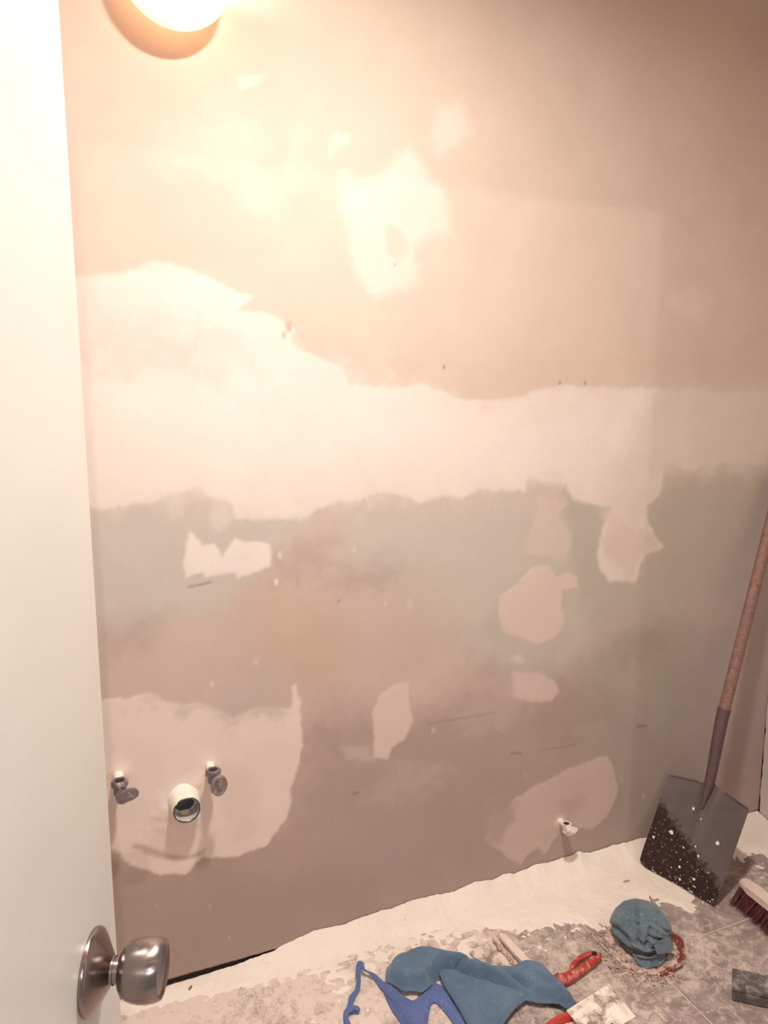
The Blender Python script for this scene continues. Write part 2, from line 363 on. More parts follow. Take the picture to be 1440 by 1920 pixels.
    layer([(960, 1262), (1012, 1260), (1040, 1276), (1048, 1300), (1030, 1318), (962, 1308)], (.63, .505, .46), .006, .005, 1, .0004, 45)
    layer([(885, 1275), (960, 1262), (962, 1310), (890, 1300)], (.53, .42, .375), .02, .01, .7, seed=46)
    layer([(960, 1235), (975, 1230), (985, 1245), (965, 1245)], (.66, .60, .54), .01, .006, .8, seed=47)
    layer([(1068, 1440), (1110, 1426), (1142, 1418), (1150, 1440), (1158, 1465), (1156, 1500), (1140, 1530), (1110, 1556), (1060, 1548), (1042, 1572), (1022, 1600), (1008, 1588), (990, 1604), (976, 1622), (945, 1600), (908, 1572), (925, 1520), (950, 1530), (962, 1500), (1010, 1470)], (.60, .475, .43), .006, .006, 1, .0008, 48)
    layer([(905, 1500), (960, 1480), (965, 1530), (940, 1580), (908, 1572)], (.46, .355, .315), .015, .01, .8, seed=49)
    layer([(1048, 1500), (1090, 1490), (1100, 1510), (1060, 1540), (1045, 1530)], (.50, .38, .33), .02, .01, .6, seed=60)
    layer([(1312, 1138), (1345, 1130), (1378, 1128), (1370, 1165), (1340, 1178), (1306, 1190)], (.52, .425, .375), .008, .006, .9, .0003, 61)
    layer([(1296, 1334), (1312, 1300), (1345, 1290), (1400, 1210), (1412, 1240), (1350, 1310), (1330, 1330)], (.46, .40, .34), .02, .012, .7, seed=62)
    layer([(1400, 1400), (1440, 1330), (1440, 1560), (1290, 1560), (1340, 1440)], (.47, .37, .33), .05, .02, .6, seed=63)
    layer([(1148, 1180), (1160, 1150), (1180, 1135), (1172, 1170), (1150, 1200)], (.50, .42, .37), .008, .006, .8, seed=64)
    layer([(1170, 1500), (1180, 1430), (1184, 1480), (1178, 1540)], (.45, .37, .32), .008, .006, .6, seed=65)
    # patches on the upper wall
    layer([(642, 325), (650, 322), (662, 345), (700, 338), (735, 318), (750, 290), (768, 275), (785, 300), (800, 325), (832, 350), (846, 440), (800, 446), (780, 470), (784, 530), (720, 556), (688, 548), (664, 500), (652, 430), (640, 390)], (.70, .605, .54), .020, .009, .95, .0005, 70)
    layer([(722, 428), (750, 425), (762, 460), (745, 490), (722, 470)], (.62, .505, .43), .014, .006, .8, seed=71)
    layer([(812, 250), (828, 200), (868, 185), (878, 250), (860, 272), (822, 290)], (.72, .605, .53), .022, .01, .8, seed=72)
    layer([(330, 235), (380, 215), (430, 200), (490, 230), (500, 300), (520, 330), (560, 240), (580, 235), (565, 330), (520, 405), (460, 400), (400, 350), (290, 310)], (.72, .61, .54), .05, .02, .45, seed=73)
    layer([(614, 262), (628, 246), (652, 250), (650, 268), (632, 275), (622, 296)], (.74, .64, .54), .012, .005, .8, seed=74)
    layer([(444, 146), (492, 142), (482, 160), (450, 167)], (.76, .67, .57), .008, .004, .8, seed=75)
    layer([(1250, 560), (1290, 540), (1325, 545), (1325, 585), (1290, 600), (1262, 580)], (.68, .57, .51), .03, .02, .6, seed=76)
    layer([(100, 250), (200, 262), (300, 305), (440, 350), (450, 480), (280, 485), (100, 520)], (.60, .48, .41), .04, .02, .45, seed=77)
    # small nicks, chips and pencil marks
    for p, r, c in (((549, 619), 5, WHITE), ((519, 1092), 6, WHITE), ((664, 1030), 6, (.66, .56, .5)), ((480, 1240), 6, (.66, .56, .5)), ((768, 1133), 9, (.60, .52, .46)), ((525, 1040), 6, (.7, .6, .54)),
                    ((723, 1132), 3, (.66, .56, .5)), ((395, 1700), 3, (.55, .46, .42)), ((430, 1760), 3, (.55, .46, .42)), ((1381, 975), 6, (.5, .46, .38)), ((397, 1282), 4, WHITE), ((1165, 1460), 6, (.5, .4, .36)), ((812, 1370), 4, (.6, .5, .45)),
                    ((1206, 1492), 5, (.52, .45, .38)), ((295, 1700), 3, (.5, .42, .38)), ((495, 1728), 6, (.42, .32, .28)), ((985, 1455), 6, (.5, .4, .35)),
                    ((541, 612), 9, (.50, .38, .31)), ((532, 628), 6, (.52, .40, .33)), ((832, 689), 3, (.22, .15, .12)), ((740, 497), 2, (.3, .2, .16)), ((1049, 718), 2.5, (.3, .2, .15)), ((1097, 719), 2.5, (.3, .2, .15)), ((635, 1128), 2, (.25, .2, .17))):
        q = [(p[0]+r*.7*math.cos(k), p[1]+r*1.25*math.sin(k)) for k in np.linspace(0, 2*PI, 7)[:-1]]
        layer(q, c, .004, .002, .95)
    for a, b in (((352, 1101), (396, 1092)), ((958, 1412), (979, 1413)), ((1193, 1363), (1213, 1361)), ((660, 1488), (672, 1486)), ((800, 1358), (930, 1336)), ((1010, 1408), (1080, 1396))):
        d = 1.6; layer([(a[0], a[1]-d), (b[0], b[1]-d), (b[0], b[1]+d), (a[0], a[1]+d)], (.24, .18, .155), .003, .001, .8 if b[0]-a[0] < 60 else .35)
    C *= (1+.035*big+.03*med)[..., None]
    # plaster heaped round the pipe stubs
    for (px, py), r, hgt in (((342, 1512), .055, .016), ((345, 1540), .11, .010), ((390, 1436), .034, .006), ((222, 1450), .030, .006), ((1050, 1540), .028, .005), ((372, 1465), .03, .007)):
        p = on_wall(px, py); dd = np.hypot(X-p.x, Z-p.z)
        k = np.clip(1-dd/(r*1.7), 0, 1)**2; Yd -= hgt*k*(1+.5*wx)
        if r < .06: mm = sstep(.15, .6, k)[..., None]*.8; C[:] = C*(1-mm)+np.array((.78, .66, .55))*mm
    pd = on_wall(344, 1499); Yd[np.hypot(X-pd.x, Z-pd.z) < .027] = 0
    Yd += .0012*big-.0006*fbm(X, Z, 12, 4, 61)
    Y = W+Yd
    # bottom edge, slightly nibbled
    Zz = Z.copy(); Zz[0] += .003*np.abs(fbm(xs, xs*0, 40, 3, 3))
    co = np.stack([X, Y, Zz], -1).reshape(-1, 3); N = nx*nz
    back = np.array([(XL, W+.012, zs0), (XR, W+.012, zs0), (XR, W+.012, ZC), (XL, W+.012, ZC)])
    idx = np.arange(N).reshape(nz, nx)
    q = np.stack([idx[:-1, :-1], idx[:-1, 1:], idx[1:, 1:], idx[1:, :-1]], -1).reshape(-1, 4)
    # underside strip of the sheet
    b0 = N+4; und = np.stack([xs, np.full(nx, W+.012), Zz[0]], -1)
    uq = np.stack([b0+np.arange(nx-1), b0+np.arange(1, nx), idx[0, 1:], idx[0, :-1]], -1)
    allco = np.vstack([co, back, und]); fac = np.vstack([q, [[N+1, N, N+3, N+2]], uq])
    me = bpy.data.meshes.new('wall_back'); me.vertices.add(len(allco)); me.vertices.foreach_set('co', allco.astype(np.float32).ravel())
    me.loops.add(fac.size); me.loops.foreach_set('vertex_index', fac.astype(np.int32).ravel())
    me.polygons.add(len(fac)); me.polygons.foreach_set('loop_start', np.arange(0, fac.size, 4, dtype=np.int32)); me.polygons.foreach_set('loop_total', np.full(len(fac), 4, np.int32))
    me.update(calc_edges=True); me.validate()
    ca = me.color_attributes.new('Col', 'FLOAT_COLOR', 'POINT')
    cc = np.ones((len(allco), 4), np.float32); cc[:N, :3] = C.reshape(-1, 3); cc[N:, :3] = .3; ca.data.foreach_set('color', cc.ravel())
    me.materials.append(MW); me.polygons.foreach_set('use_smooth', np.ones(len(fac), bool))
    o = bpy.data.objects.new('wall_back', me); COL.objects.link(o); o['kind'] = 'structure'
    # solid core behind the sheets, coloured dark to stand for shade in the gaps
    bm = bmesh.new(); box(bm, XL, XR, W+.013, W+.10, -.006, ZC); obj('wall_core', bm, M_dark_core, o, False)
    return o
M_dark_core = m_plain('gap_shade_core', (.07, .05, .045), .9, n=.1)
wall_back = build_wall()

def struct(name, bm, m): o = obj(name, bm, m, None, False); o['kind'] = 'structure'; return o
# right wall: a skimmed sheet that stops short of the corner
bm = bmesh.new()
ys = [W-.004]; pts = []
zz = np.linspace(.004, ZC, 260)
for i, z in enumerate(zz):
    g = .0018+.0075*float(fbm(np.array([z]), np.array([.3]), 22, 3, 7)[0])
    if .10 < z < .30: g += .0015
    if z > .34: g = max(.0006, g-.0045)
    pts.append(Vector((XR, W-max(.0008, g), z)))
loop = pts+[Vector((XR, YF, ZC)), Vector((XR, YF, .004))]
prism(bm, loop, (1, 0, 0), .0125)
wr = struct('wall_right', bm, M_sheet)
bm = bmesh.new(); box(bm, XR+.013, XR+.1, YF, W+.1, -.006, ZC); obj('wall_core', bm, M_dark_core, wr, False)
bm = bmesh.new(); box(bm, XL-.1, XL, YF-.1, W+.1, -.006, ZC); struct('wall_left', bm, M_sheet)
bm = bmesh.new(); box(bm, XL-.1, -.29, YF-.1, YF, -.006, ZC); box(bm, .68, XR+.1, YF-.1, YF, -.006, ZC); box(bm, -.29, .68, YF-.1, YF, 2.06, ZC); struct('wall_front', bm, M_sheet)
bm = bmesh.new(); box(bm, XL-.1, XR+.1, YF-.1, W+.1, ZC, ZC+.1); struct('ceiling', bm, M_ceil)

# ------------------------------------------------------------------ floor: stone tiles on a dusty bed
bm = bmesh.new(); box(bm, XL-.1, XR+.1, YF-1.0, W+.1, -.06, -.0022)
fl = struct('floor', bm, M_grout)
TS = .45
protos = {}
def tile(x0, x1, y0, y1):
    key = (round(x1-x0, 3), round(y1-y0, 3)); g = .0022
    if key not in protos:
        bm = bmesh.new(); box(bm, g, x1-x0-g, g, y1-y0-g, -.010, 0, .0012)
        o = obj('tile', bm, M_tile, None, False); protos[key] = o
    else: o = protos[key].copy(); COL.objects.link(o)
    o.location = (x0, y0, random.uniform(-.0004, 0)); o.parent = fl
rows = [(1.352, W+.0, 1.675), (.902, 1.352, 1.298), (.452, .902, 1.675), (.002, .452, 1.298), (-.448, .002, 1.675)]
for y0, y1, xj in rows:
    x = xj-TS*6
    while x < XR:
        a, b = max(x, XL), min(x+TS, XR)
        if b-a > .02: tile(a, b, y0, y1)
        x += TS

# plaster dust banked against the back wall, thinning out over the tiles
def build_dust():
    st = .0036; xs = np.arange(-.20, XR-.001, st); ys = np.arange(1.02, W+.0001, st); X, Y = np.meshgrid(xs, ys)
    bp = [(235, 1905), (330, 1885), (470, 1850), (600, 1805), (690, 1775), (760, 1748), (830, 1742), (900, 1740), (980, 1748), (1050, 1738), (1095, 1728), (1125, 1752), (1165, 1740), (1200, 1700), (1240, 1690), (1300, 1712)]
    q = [on_floor(*p) for p in bp]+[Vector((1.75, 1.60, 0)), Vector((XR, 1.50, 0))]
    yb = np.interp(X, [p.x for p in q], [p.y for p in q])
    yb = yb+.010*fbm(X, Y, 14, 4, 2)
    ins = Y-yb
    base = .0052*sstep(-.02, .05, ins)
    # trowel-comb dimples in the thin zone
    cell = vnoise(X*62+2*fbm(X, Y, 30, 2, 4), Y*62, 11)
    h = -.0030+base*1.15+.0022*(cell-.5)*sstep(.10, -.02, ins)*2+.0010*fbm(X, Y, 45, 4, 6)
    h += .0012*sstep(-.06, .0, ins)*fbm(X, Y, 110, 3, 44)
    d = W-Y
    amp = np.interp(X, [-.2, .30, .40, .46, .60, .8, 1.0, 1.3, 1.5, XR], [.002, .006, .015, .030, .034, .040, .044, .046, .040, .014])
    edge = amp*(1+.16*fbm(X, Y*1.5, 14, 5, 8)+.12*fbm(X, X*0, 30, 4, 18)+.25*np.clip(fbm(X, X*0+.7, 5, 2, 12), -1, 1))
    h += edge*np.clip(1-d/.075, 0, 1)**1.7+.006*np.exp(-d/.12)*np.clip((X-.2)*3, 0, 1)
    h += .0022*fbm(X, Y, 70, 4, 14)*np.exp(-d/.035)
    for px, py, r, hh in ((1087, 1632, .022, .016), (1010, 1652, .03, .008), (945, 1668, .03, .006), (600, 1775, .05, .004)):
        p = on_floor(px, py); h += hh*np.exp(-((X-p.x)**2+(Y-min(p.y, W-.01))**2)/r**2)
    nx, ny = len(xs), len(ys); idx = np.arange(nx*ny).reshape(ny, nx)
    hm = np.maximum.reduce([h[:-1, :-1], h[:-1, 1:], h[1:, 1:], h[1:, :-1]])
    keep = hm > -.0006
    q = np.stack([idx[:-1, :-1], idx[:-1, 1:], idx[1:, 1:], idx[1:, :-1]], -1)[keep]
    h = np.maximum(h, -.0018)
    co = np.stack([X, Y, h], -1).reshape(-1, 3)
    used = np.unique(q); rm = np.full(len(co), -1); rm[used] = np.arange(len(used)); q = rm[q]; co = co[used]
    me = bpy.data.meshes.new('plaster_dust'); me.from_pydata(co.tolist(), [], q.tolist()); me.materials.append(M_dust)
    me.polygons.foreach_set('use_smooth', np.ones(len(q), bool))
    o = bpy.data.objects.new('plaster_dust', me); COL.objects.link(o)
    tag(o, 'pale plaster dust banked along the foot of the back wall', 'dust', kind='stuff')
build_dust()

# ------------------------------------------------------------------ door
DA = YW-math.radians(2.5)
DD = Vector((math.sin(DA), math.cos(DA), 0)); DN = Vector((math.cos(DA), -math.sin(DA), 0))   # along the leaf, out of its face
t = (.98-H)/ray(172, 1821).z
# choose the height so that the rose lies .64 m away
KN = Vector((0, 0, H))+ray(172, 1821)*.645
door = empty('door_1', (KN.x, KN.y, 0)); door['kind'] = 'structure'
def dpt(s, n, z): return Vector((KN.x, KN.y, 0))+DD*s+DN*n+Vector((0, 0, z))
mt = Matrix.Translation((KN.x, KN.y, 0)) @ Matrix((DD, DN, Vector((0, 0, 1)))).transposed().to_4x4()
EDGE = .066
bm = bmesh.new(); box(bm, EDGE-.762, EDGE, -.035, 0, .012, 2.03, .0022, mt); obj('door_leaf', bm, M_door, door)
bm = bmesh.new(); box(bm, EDGE-.0015, EDGE+.0012, -.030, -.006, KN.z-.028, KN.z+.028, 0, mt)
box(bm, EDGE, EDGE+.010, -.024, -.012, KN.z-.008, KN.z+.008, .002, mt); obj('latch_plate', bm, M_nickel, door, False)
for z in (.25, 1.78):
    bm = bmesh.new(); tube(bm, [dpt(EDGE-.764, .004, z-.045), dpt(EDGE-.764, .004, z+.045)], .006, 12); obj('hinge', bm, M_brass, door)
hd = empty('door_handle', KN-Vector((KN.x, KN.y, 0))); hd.parent = door
bm = bmesh.new(); lathe(bm, KN, DN, [(.0348, -.0002), (.0352, .002), (.0345, .0040), (.0325, .0055), (.0275, .0085), (.0205, .0125), (.0150, .0158), (.0115, .0180), (.0115, .020)], 56)
obj('rose', bm, M_nickel, hd)
bm = bmesh.new(); lathe(bm, KN, DN, [(.0108, .017), (.0108, .0250), (.0118, .0254), (.0165, .0258), (.0205, .0285), (.0232, .0325), (.0252, .0380), (.0262, .0440), (.0263, .0500), (.0257, .0555), (.0243, .0600), (.0235, .0615), (.0225, .0617), (.0208, .0602), (.0178, .0595), (0, .0590)], 64)
obj('knob', bm, M_nickel, hd)
# door casing round the opening behind the camera
for a, b, z0, z1 in ((-.36+.02, -.29, 0, 2.06), (.68, .74, 0, 2.12)):
    bm = bmesh.new(); box(bm, a if a > XL else XL+.001, b, YF, YF+.015, z0+.001, z1, .003); struct('trim_1', bm, M_door)

# ------------------------------------------------------------------ lamps
# round ceiling lamp (above the frame) that gives the light
lamp = empty('ceiling_lamp', (BULB_POS.x, BULB_POS.y, ZC)); tag(lamp, 'round metal ceiling lamp with a glowing disc facing down', 'lamp')
bx_, by_, bz_ = BULB_POS
bm = bmesh.new(); lathe(bm, (bx_, by_, ZC), (0, 0, -1), [(0, 0), (.085, 0), (.09, .01), (.09, ZC-bz_), (.078, ZC-bz_), (.076, ZC-bz_-.012), (0, ZC-bz_-.014)], 40); obj('housing', bm, M_brass, lamp)
bm = bmesh.new(); lathe(bm, (bx_, by_, bz_+.010), (0, 0, -1), [(.074, 0), (0, .0005)], 40); obj('glowing_disc', bm, m_emit('glowing_disc', BULB_COL, BULB_STRENGTH), lamp)
# wall lamp with the frosted bowl at the top left
yc = W-.062; d = ray(328, -58); tt = yc/d.y; BC = Vector((d.x*tt, yc, H+d.z*tt)); BR = 105/FPX*tt
wl = empty('wall_lamp', (BC.x, W, BC.z)); tag(wl, 'round frosted glass wall lamp glowing at the top of the wall', 'lamp')
bm = bmesh.new(); prof = [(0, -BR)]+[(BR*math.sin(a), -BR*math.cos(a)) for a in np.linspace(.12, PI*.49, 22)]
prof += [(r-.004, z+.0005) for r, z in prof[::-1][:-1]]; prof[-1] = (0, -BR+.004)
lathe(bm, BC, (0, 0, 1), prof, 56, sx=1.0, sy=.42); obj('glass_bowl', bm, m_frost(), wl)
bm = bmesh.new(); lathe(bm, (BC.x, W, BC.z+.07), (0, -1, 0), [(.055, 0), (.055, .01), (.04, .02), (0, .022)], 32)
tube(bm, [(BC.x, W-.015, BC.z+.07), (BC.x, W-.07, BC.z+.085), (BC.x, BC.y, BC.z+.07)], .007, 10)
lathe(bm, (BC.x, BC.y, BC.z+.08), (0, 0, -1), [(0, 0), (.018, 0), (.018, .04), (0, .042)], 20); obj('bracket', bm, M_brass, wl)
bm = bmesh.new(); lathe(bm, (BC.x, BC.y, BC.z+.035), (0, 0, -1), [(.012, 0), (.022, .02), (.024, .03), (.016, .044), (0, .048)], 20)
obj('bulb', bm, m_emit('small_glowing_bulb', (1, .90, .74), SCONCE_STRENGTH), wl)

# ------------------------------------------------------------------ plumbing
def stop_valve(px, py, label, out, kind, group):
    r0 = on_wall(px, py); root = empty('shutoff_valve', (r0.x, W, r0.z)); tag(root, label, 'valve', group)
    X0, Z0 = r0.x, r0.z; D = Vector((0, -1, 0)); s = out/.10
    def P(x, o, z): return Vector((X0+x, W-o, Z0+z))
    bm = bmesh.new(); tube(bm, [P(0, -.008, 0), P(0, .02*s, 0), P(0, .043*s, -.001)], [.0125*s**.5, .0108*s**.5, .0100*s**.5], 20); obj('pipe_stub', bm, M_pipe, root)
    bm = bmesh.new(); c = P(0, .058*s, -.005); k = 1.12*s**.5
    lathe(bm, c-Vector((0, 0, .013*k)), (0, 0, 1), [(0, 0), (.010*k, 0), (.0125*k, .003*k), (.0125*k, .018*k)], 24)
    lathe(bm, c+Vector((0, 0, .004*k)), (0, 0, 1), [(.0150*k, 0), (.0165*k, .002*k), (.0165*k, .012*k), (.0150*k, .014*k), (.0112*k, .014*k), (.0105*k, .012*k), (.0102*k, -.006*k), (0, -.006*k)], 6 if kind != 'ring' else 24)
    tube(bm, [P(0, .050*s, -.004), P(0, .074*s, -.008)], .0095*k, 18)
    obj('valve_body', bm, M_pale if kind == 'ring' else M_valve, root)
    bm = bmesh.new(); lathe(bm, c+Vector((0, 0, .0160*k)), (0, 0, 1), [(.0108*k, 0), (0, .0003)], 20); obj('outlet', bm, M_black, root, False)  # black disc painted in place of the shade inside the hole
    bm = bmesh.new(); h0 = P(0, .074*s, -.008)
    if kind == 'wheel':
        ax = Vector((.30, -1, -.05)).normalized()
        lathe(bm, h0, ax, [(0, -.004), (.010, -.004), (.010, .012), (.020, .016), (.0245, .019), (.0255, .023), (.0245, .027), (.0215, .028), (.018, .0255), (.007, .025), (.0065, .029), (0, .0295)], 40, sx=.80, sy=1.0)
    elif kind == 'pear':
        ax = Vector((.10, -1, .10)).normalized(); u, v, a = frame_of(ax)
        lathe(bm, h0, ax, [(0, -.004), (.009, -.004), (.009, .014)], 20)
        pts = []
        for kk in range(28):
            an = 2*PI*kk/28; r = .0130+.024*max(0, math.cos(an-.25))**5
            pts.append(h0+a*.012+Vector((1, 0, 0))*(r*math.cos(an))+v*(r*.95*math.sin(an))-v*.004)
        prism(bm, pts, a, .012); bmesh.ops.bevel(bm, geom=[e for e in bm.edges if e.is_manifold and e.calc_face_angle(0) > 1.0], offset=.002, segments=2, affect='EDGES')
        lathe(bm, h0+a*.024-v*.004, a, [(.005, 0), (.0045, .002), (0, .0025)], 16)
    else:
        ax = Vector((0, -1, .45)).normalized(); u, v, a = frame_of(ax)
        lathe(bm, h0, ax, [(0, -.01), (.007, -.01), (.007, .004)], 20)
        q = [(-.022, .0), (-.012, .010), (.004, .013), (.026, .004), (.027, -.004), (.010, -.012), (-.010, -.012)]
        prism(bm, [h0+a*.002+Vector((1, 0, 0))*x+v*y for x, y in q], a, .008)
        lathe(bm, h0+a*.010, a, [(.008, 0), (.007, .003), (0, .0035)], 16)
    obj('handle', bm, M_wheel if kind == 'wheel' else (M_pale if kind == 'ring' else M_valve), root)
    return root
stop_valve(222, 1452, 'small shutoff valve with pear-shaped lever beside the door edge', .100, 'pear', None)
stop_valve(393, 1434, 'shutoff valve with round wheel handle right of the open drain pipe', .092, 'wheel', None)
stop_valve(1049, 1538, 'low shutoff valve with short lever on the plaster patch near the shovel', .060, 'ring', None)
# open drain stub
dr = on_wall(344, 1499); root = empty('drain_pipe', (dr.x, W, dr.z)); tag(root, 'open round drain pipe stub smeared with plaster between the two upper valves', 'pipe')
ax = Vector((.03, -1, -.02)).normalized(); RO = .0325
bm = bmesh.new(); lathe(bm, (dr.x, W+.004, dr.z), ax, [(RO+.012, 0), (RO+.006, .010), (RO+.002, .028), (RO, .050), (RO-.0015, .0545), (RO-.004, .0545), (RO-.0045, .050)], 48)
for v in bm.verts:
    n_ = mn.noise(v.co*70); c = Vector((dr.x, v.co.y, dr.z)); v.co += (v.co-c).normalized()*.0022*n_ + (Vector((0, 0, .004))*max(0, (v.co.z-dr.z)/RO) if v.co.y > W-.045 else Vector())
obj('plaster_collar', bm, M_pipe, root)
bm = bmesh.new(); lathe(bm, (dr.x, W+.004, dr.z), ax, [(RO-.0005, .053), (RO-.002, .0562), (RO-.0038, .056), (RO-.0042, .052)], 48); obj('pipe_rim', bm, M_dark, root)
bm = bmesh.new(); lathe(bm, (dr.x, W+.004, dr.z), ax, [(RO-.0043, .0535), (RO-.0045, -.020), (RO-.010, -.022)], 48); obj('pipe_wall', bm, M_drain, root)
bm = bmesh.new(); lathe(bm, (dr.x, W+.004, dr.z), ax, [(RO-.0044, .009), (0, .009)], 32); obj('pipe_throat', bm, M_dark, root)  # dark disc: the shade deep in the pipe put into its colour
# ------------------------------------------------------------------ shovel
BL = Vector((1.550, 1.660, .006)); BRt = Vector((1.623, 1.418, .003))
ex = (BRt-BL).normalized(); topc = Vector((1.762, 1.591, .273)); mid = (BL+BRt)/2
ey = (topc-mid); ey = (ey-ex*ey.dot(ex)).normalized(); en = ex.cross(ey).normalized()
if en.dot(Vector((0, 0, H))-mid) < 0: en = -en
sh = bpy.data.objects.new('shovel', None); COL.objects.link(sh); sh.empty_display_size = .05
sh.matrix_world = Matrix.Translation(mid) @ Matrix((ex, ey, ex.cross(ey))).transposed().to_4x4()
tag(sh, 'square-mouthed shovel with wooden handle and crusted blade leaning in the corner', 'shovel')
SG = 1 if en.dot(ex.cross(ey)) > 0 else -1
def sobj(name, bm, m, smooth=True):
    me = bpy.data.meshes.new(name); bmesh.ops.recalc_face_normals(bm, faces=bm.faces[:]); bm.to_mesh(me); bm.free()
    for p in me.polygons: p.use_smooth = smooth
    me.materials.append(m); o = bpy.data.objects.new(name, me); COL.objects.link(o); o.parent = sh
    try: me.set_sharp_from_angle(angle=math.radians(40))
    except Exception: pass
    return o
WB, LB = .128, .312
bm = bmesh.new(); NX, NY = 40, 44; gr = [[None]*(NX+1) for _ in range(NY+1)]
for j in range(NY+1):
    for i in range(NX+1):
        u = -1+2*i/NX; v = j/NY
        x = u*(WB-.004*(1-v)); y = v*LB
        # shoulders fall away from the socket; the mouth is worn at its left corner
        top = LB-.004-.020*max(0, abs(u)-.30)/.7 if abs(u) > .22 else LB+.012*(1-abs(u)/.22)
        y = v*top + (1-v)*(.012*max(0, -u-.80)/.2)
        if v < .12: x *= 1-.02*max(0, (.12-v)/.12)
        z = -.020*(1-u*u)*(.35+.65*v)+.007*v*v            # dished
        z += SG*0
        ridge = math.exp(-(u/.13)**2)*max(0, (v-.42)/.58)*.020
        z += ridge
        lip = max(0, (v-.94)/.06); z += -.0*lip
        gr[j][i] = bm.verts.new((x, y, SG*(z+.010)))
for j in range(NY):
    for i in range(NX): bm.faces.new((gr[j][i], gr[j][i+1], gr[j+1][i+1], gr[j+1][i]))
r = bmesh.ops.solidify(bm, geom=bm.faces[:], thickness=.0022)
sobj('blade', bm, M_shovel)
# turned treads along the shoulders
for s_ in (-1, 1):
    bm = bmesh.new(); p = []
    for k in range(9):
        u = s_*(.34+.62*k/8); p.append(Vector((u*WB, (LB-.004-.020*(abs(u)-.30)/.7), SG*(.010-.020*(1-u*u)+.007+.000))))
    tube(bm, p, .0030, 8); sobj('tread', bm, M_socket)
# socket and handle follow the blade's neck
inv = sh.matrix_world.inverted()
def S(v): return inv @ Vector(v)
hdv = Vector((.347, .102, .931)).normalized(); fer = Vector((1.802, 1.603, .497)); end = fer+hdv*.83
nb = Vector((0, LB-.075, SG*.012)); n0 = Vector((0, LB-.01, SG*.020)); n1 = S(fer); nh = (S(fer+hdv)-n1)
mid1 = n0.lerp(n1, .25)+Vector((0, 0, SG*.006)); 
pts = [nb, n0]
for k in range(1, 9):
    q = k/8; a = n0+Vector((0, .06, SG*.012)); b = n1-nh*.09
    pts.append(n0*(1-q)**3+a*3*q*(1-q)**2+b*3*q*q*(1-q)+n1*q**3)
bm = bmesh.new(); rr = [.004, .0135]+[.0145+.0048*k/8 for k in range(1, 9)]; tube(bm, pts, rr, 22); sobj('socket', bm, M_socket)
bm = bmesh.new(); lathe(bm, n1-nh*.001, nh, [(.0198, -.003), (.0203, 0), (.0198, .003), (.0175, .0035)], 28); sobj('socket_ring', bm, M_socket)
bm = bmesh.new(); tube(bm, [n1+nh*(.83*k/10) for k in range(11)], [.0176]*8+[.0182, .019, .0165], 24); o = sobj('handle', bm, M_wood)
# plaster drips stuck on the blade
random.seed(9)
bm = bmesh.new()
def blade_z(u, v): return -.020*(1-u*u)*(.35+.65*v)+.007*v*v+math.exp(-(u/.13)**2)*max(0, (v-.42)/.58)*.020+.010+.0015
def fleck(bm, u, v, r, e=1.0):
    c = Vector((u*WB, v*LB, SG*blade_z(u, v))); n = 7
    a = random.random()*PI; ring = []
    for k in range(n):
        an = 2*PI*k/n; rx = r*random.uniform(.7, 1.2); d = Vector((math.cos(an)*rx*e, math.sin(an)*rx, 0)); d.rotate(Matrix.Rotation(a, 3, 'Z')); ring.append(bm.verts.new(c+d))
    t_ = bm.verts.new(c+Vector((0, 0, SG*r*.4)))
    for k in range(n): bm.faces.new((ring[k], ring[(k+1) % n], t_))
for u, v, r in ((-.50, .42, .0075), (.56, .52, .0065), (-.05, .16, .004), (.26, .33, .0042), (-.84, .30, .004), (-.22, .72, .005), (.05, .06, .0045), (.12, .40, .003), (.05, .66, .0028), (.35, .12, .004), (-.12, .34, .003)): fleck(bm, u, v, r)
for _ in range(120):
    u = random.uniform(-.9, .95); v = random.random()**1.5*.5
    if v*LB+u*WB*.58 < .12: fleck(bm, u, v, random.uniform(.0006, .0020), random.uniform(.5, 1.6))
o = sobj('plaster_flecks', bm, M_fleck, False); o['kind'] = 'stuff'; o['label'] = 'white plaster specks dried on the blade'

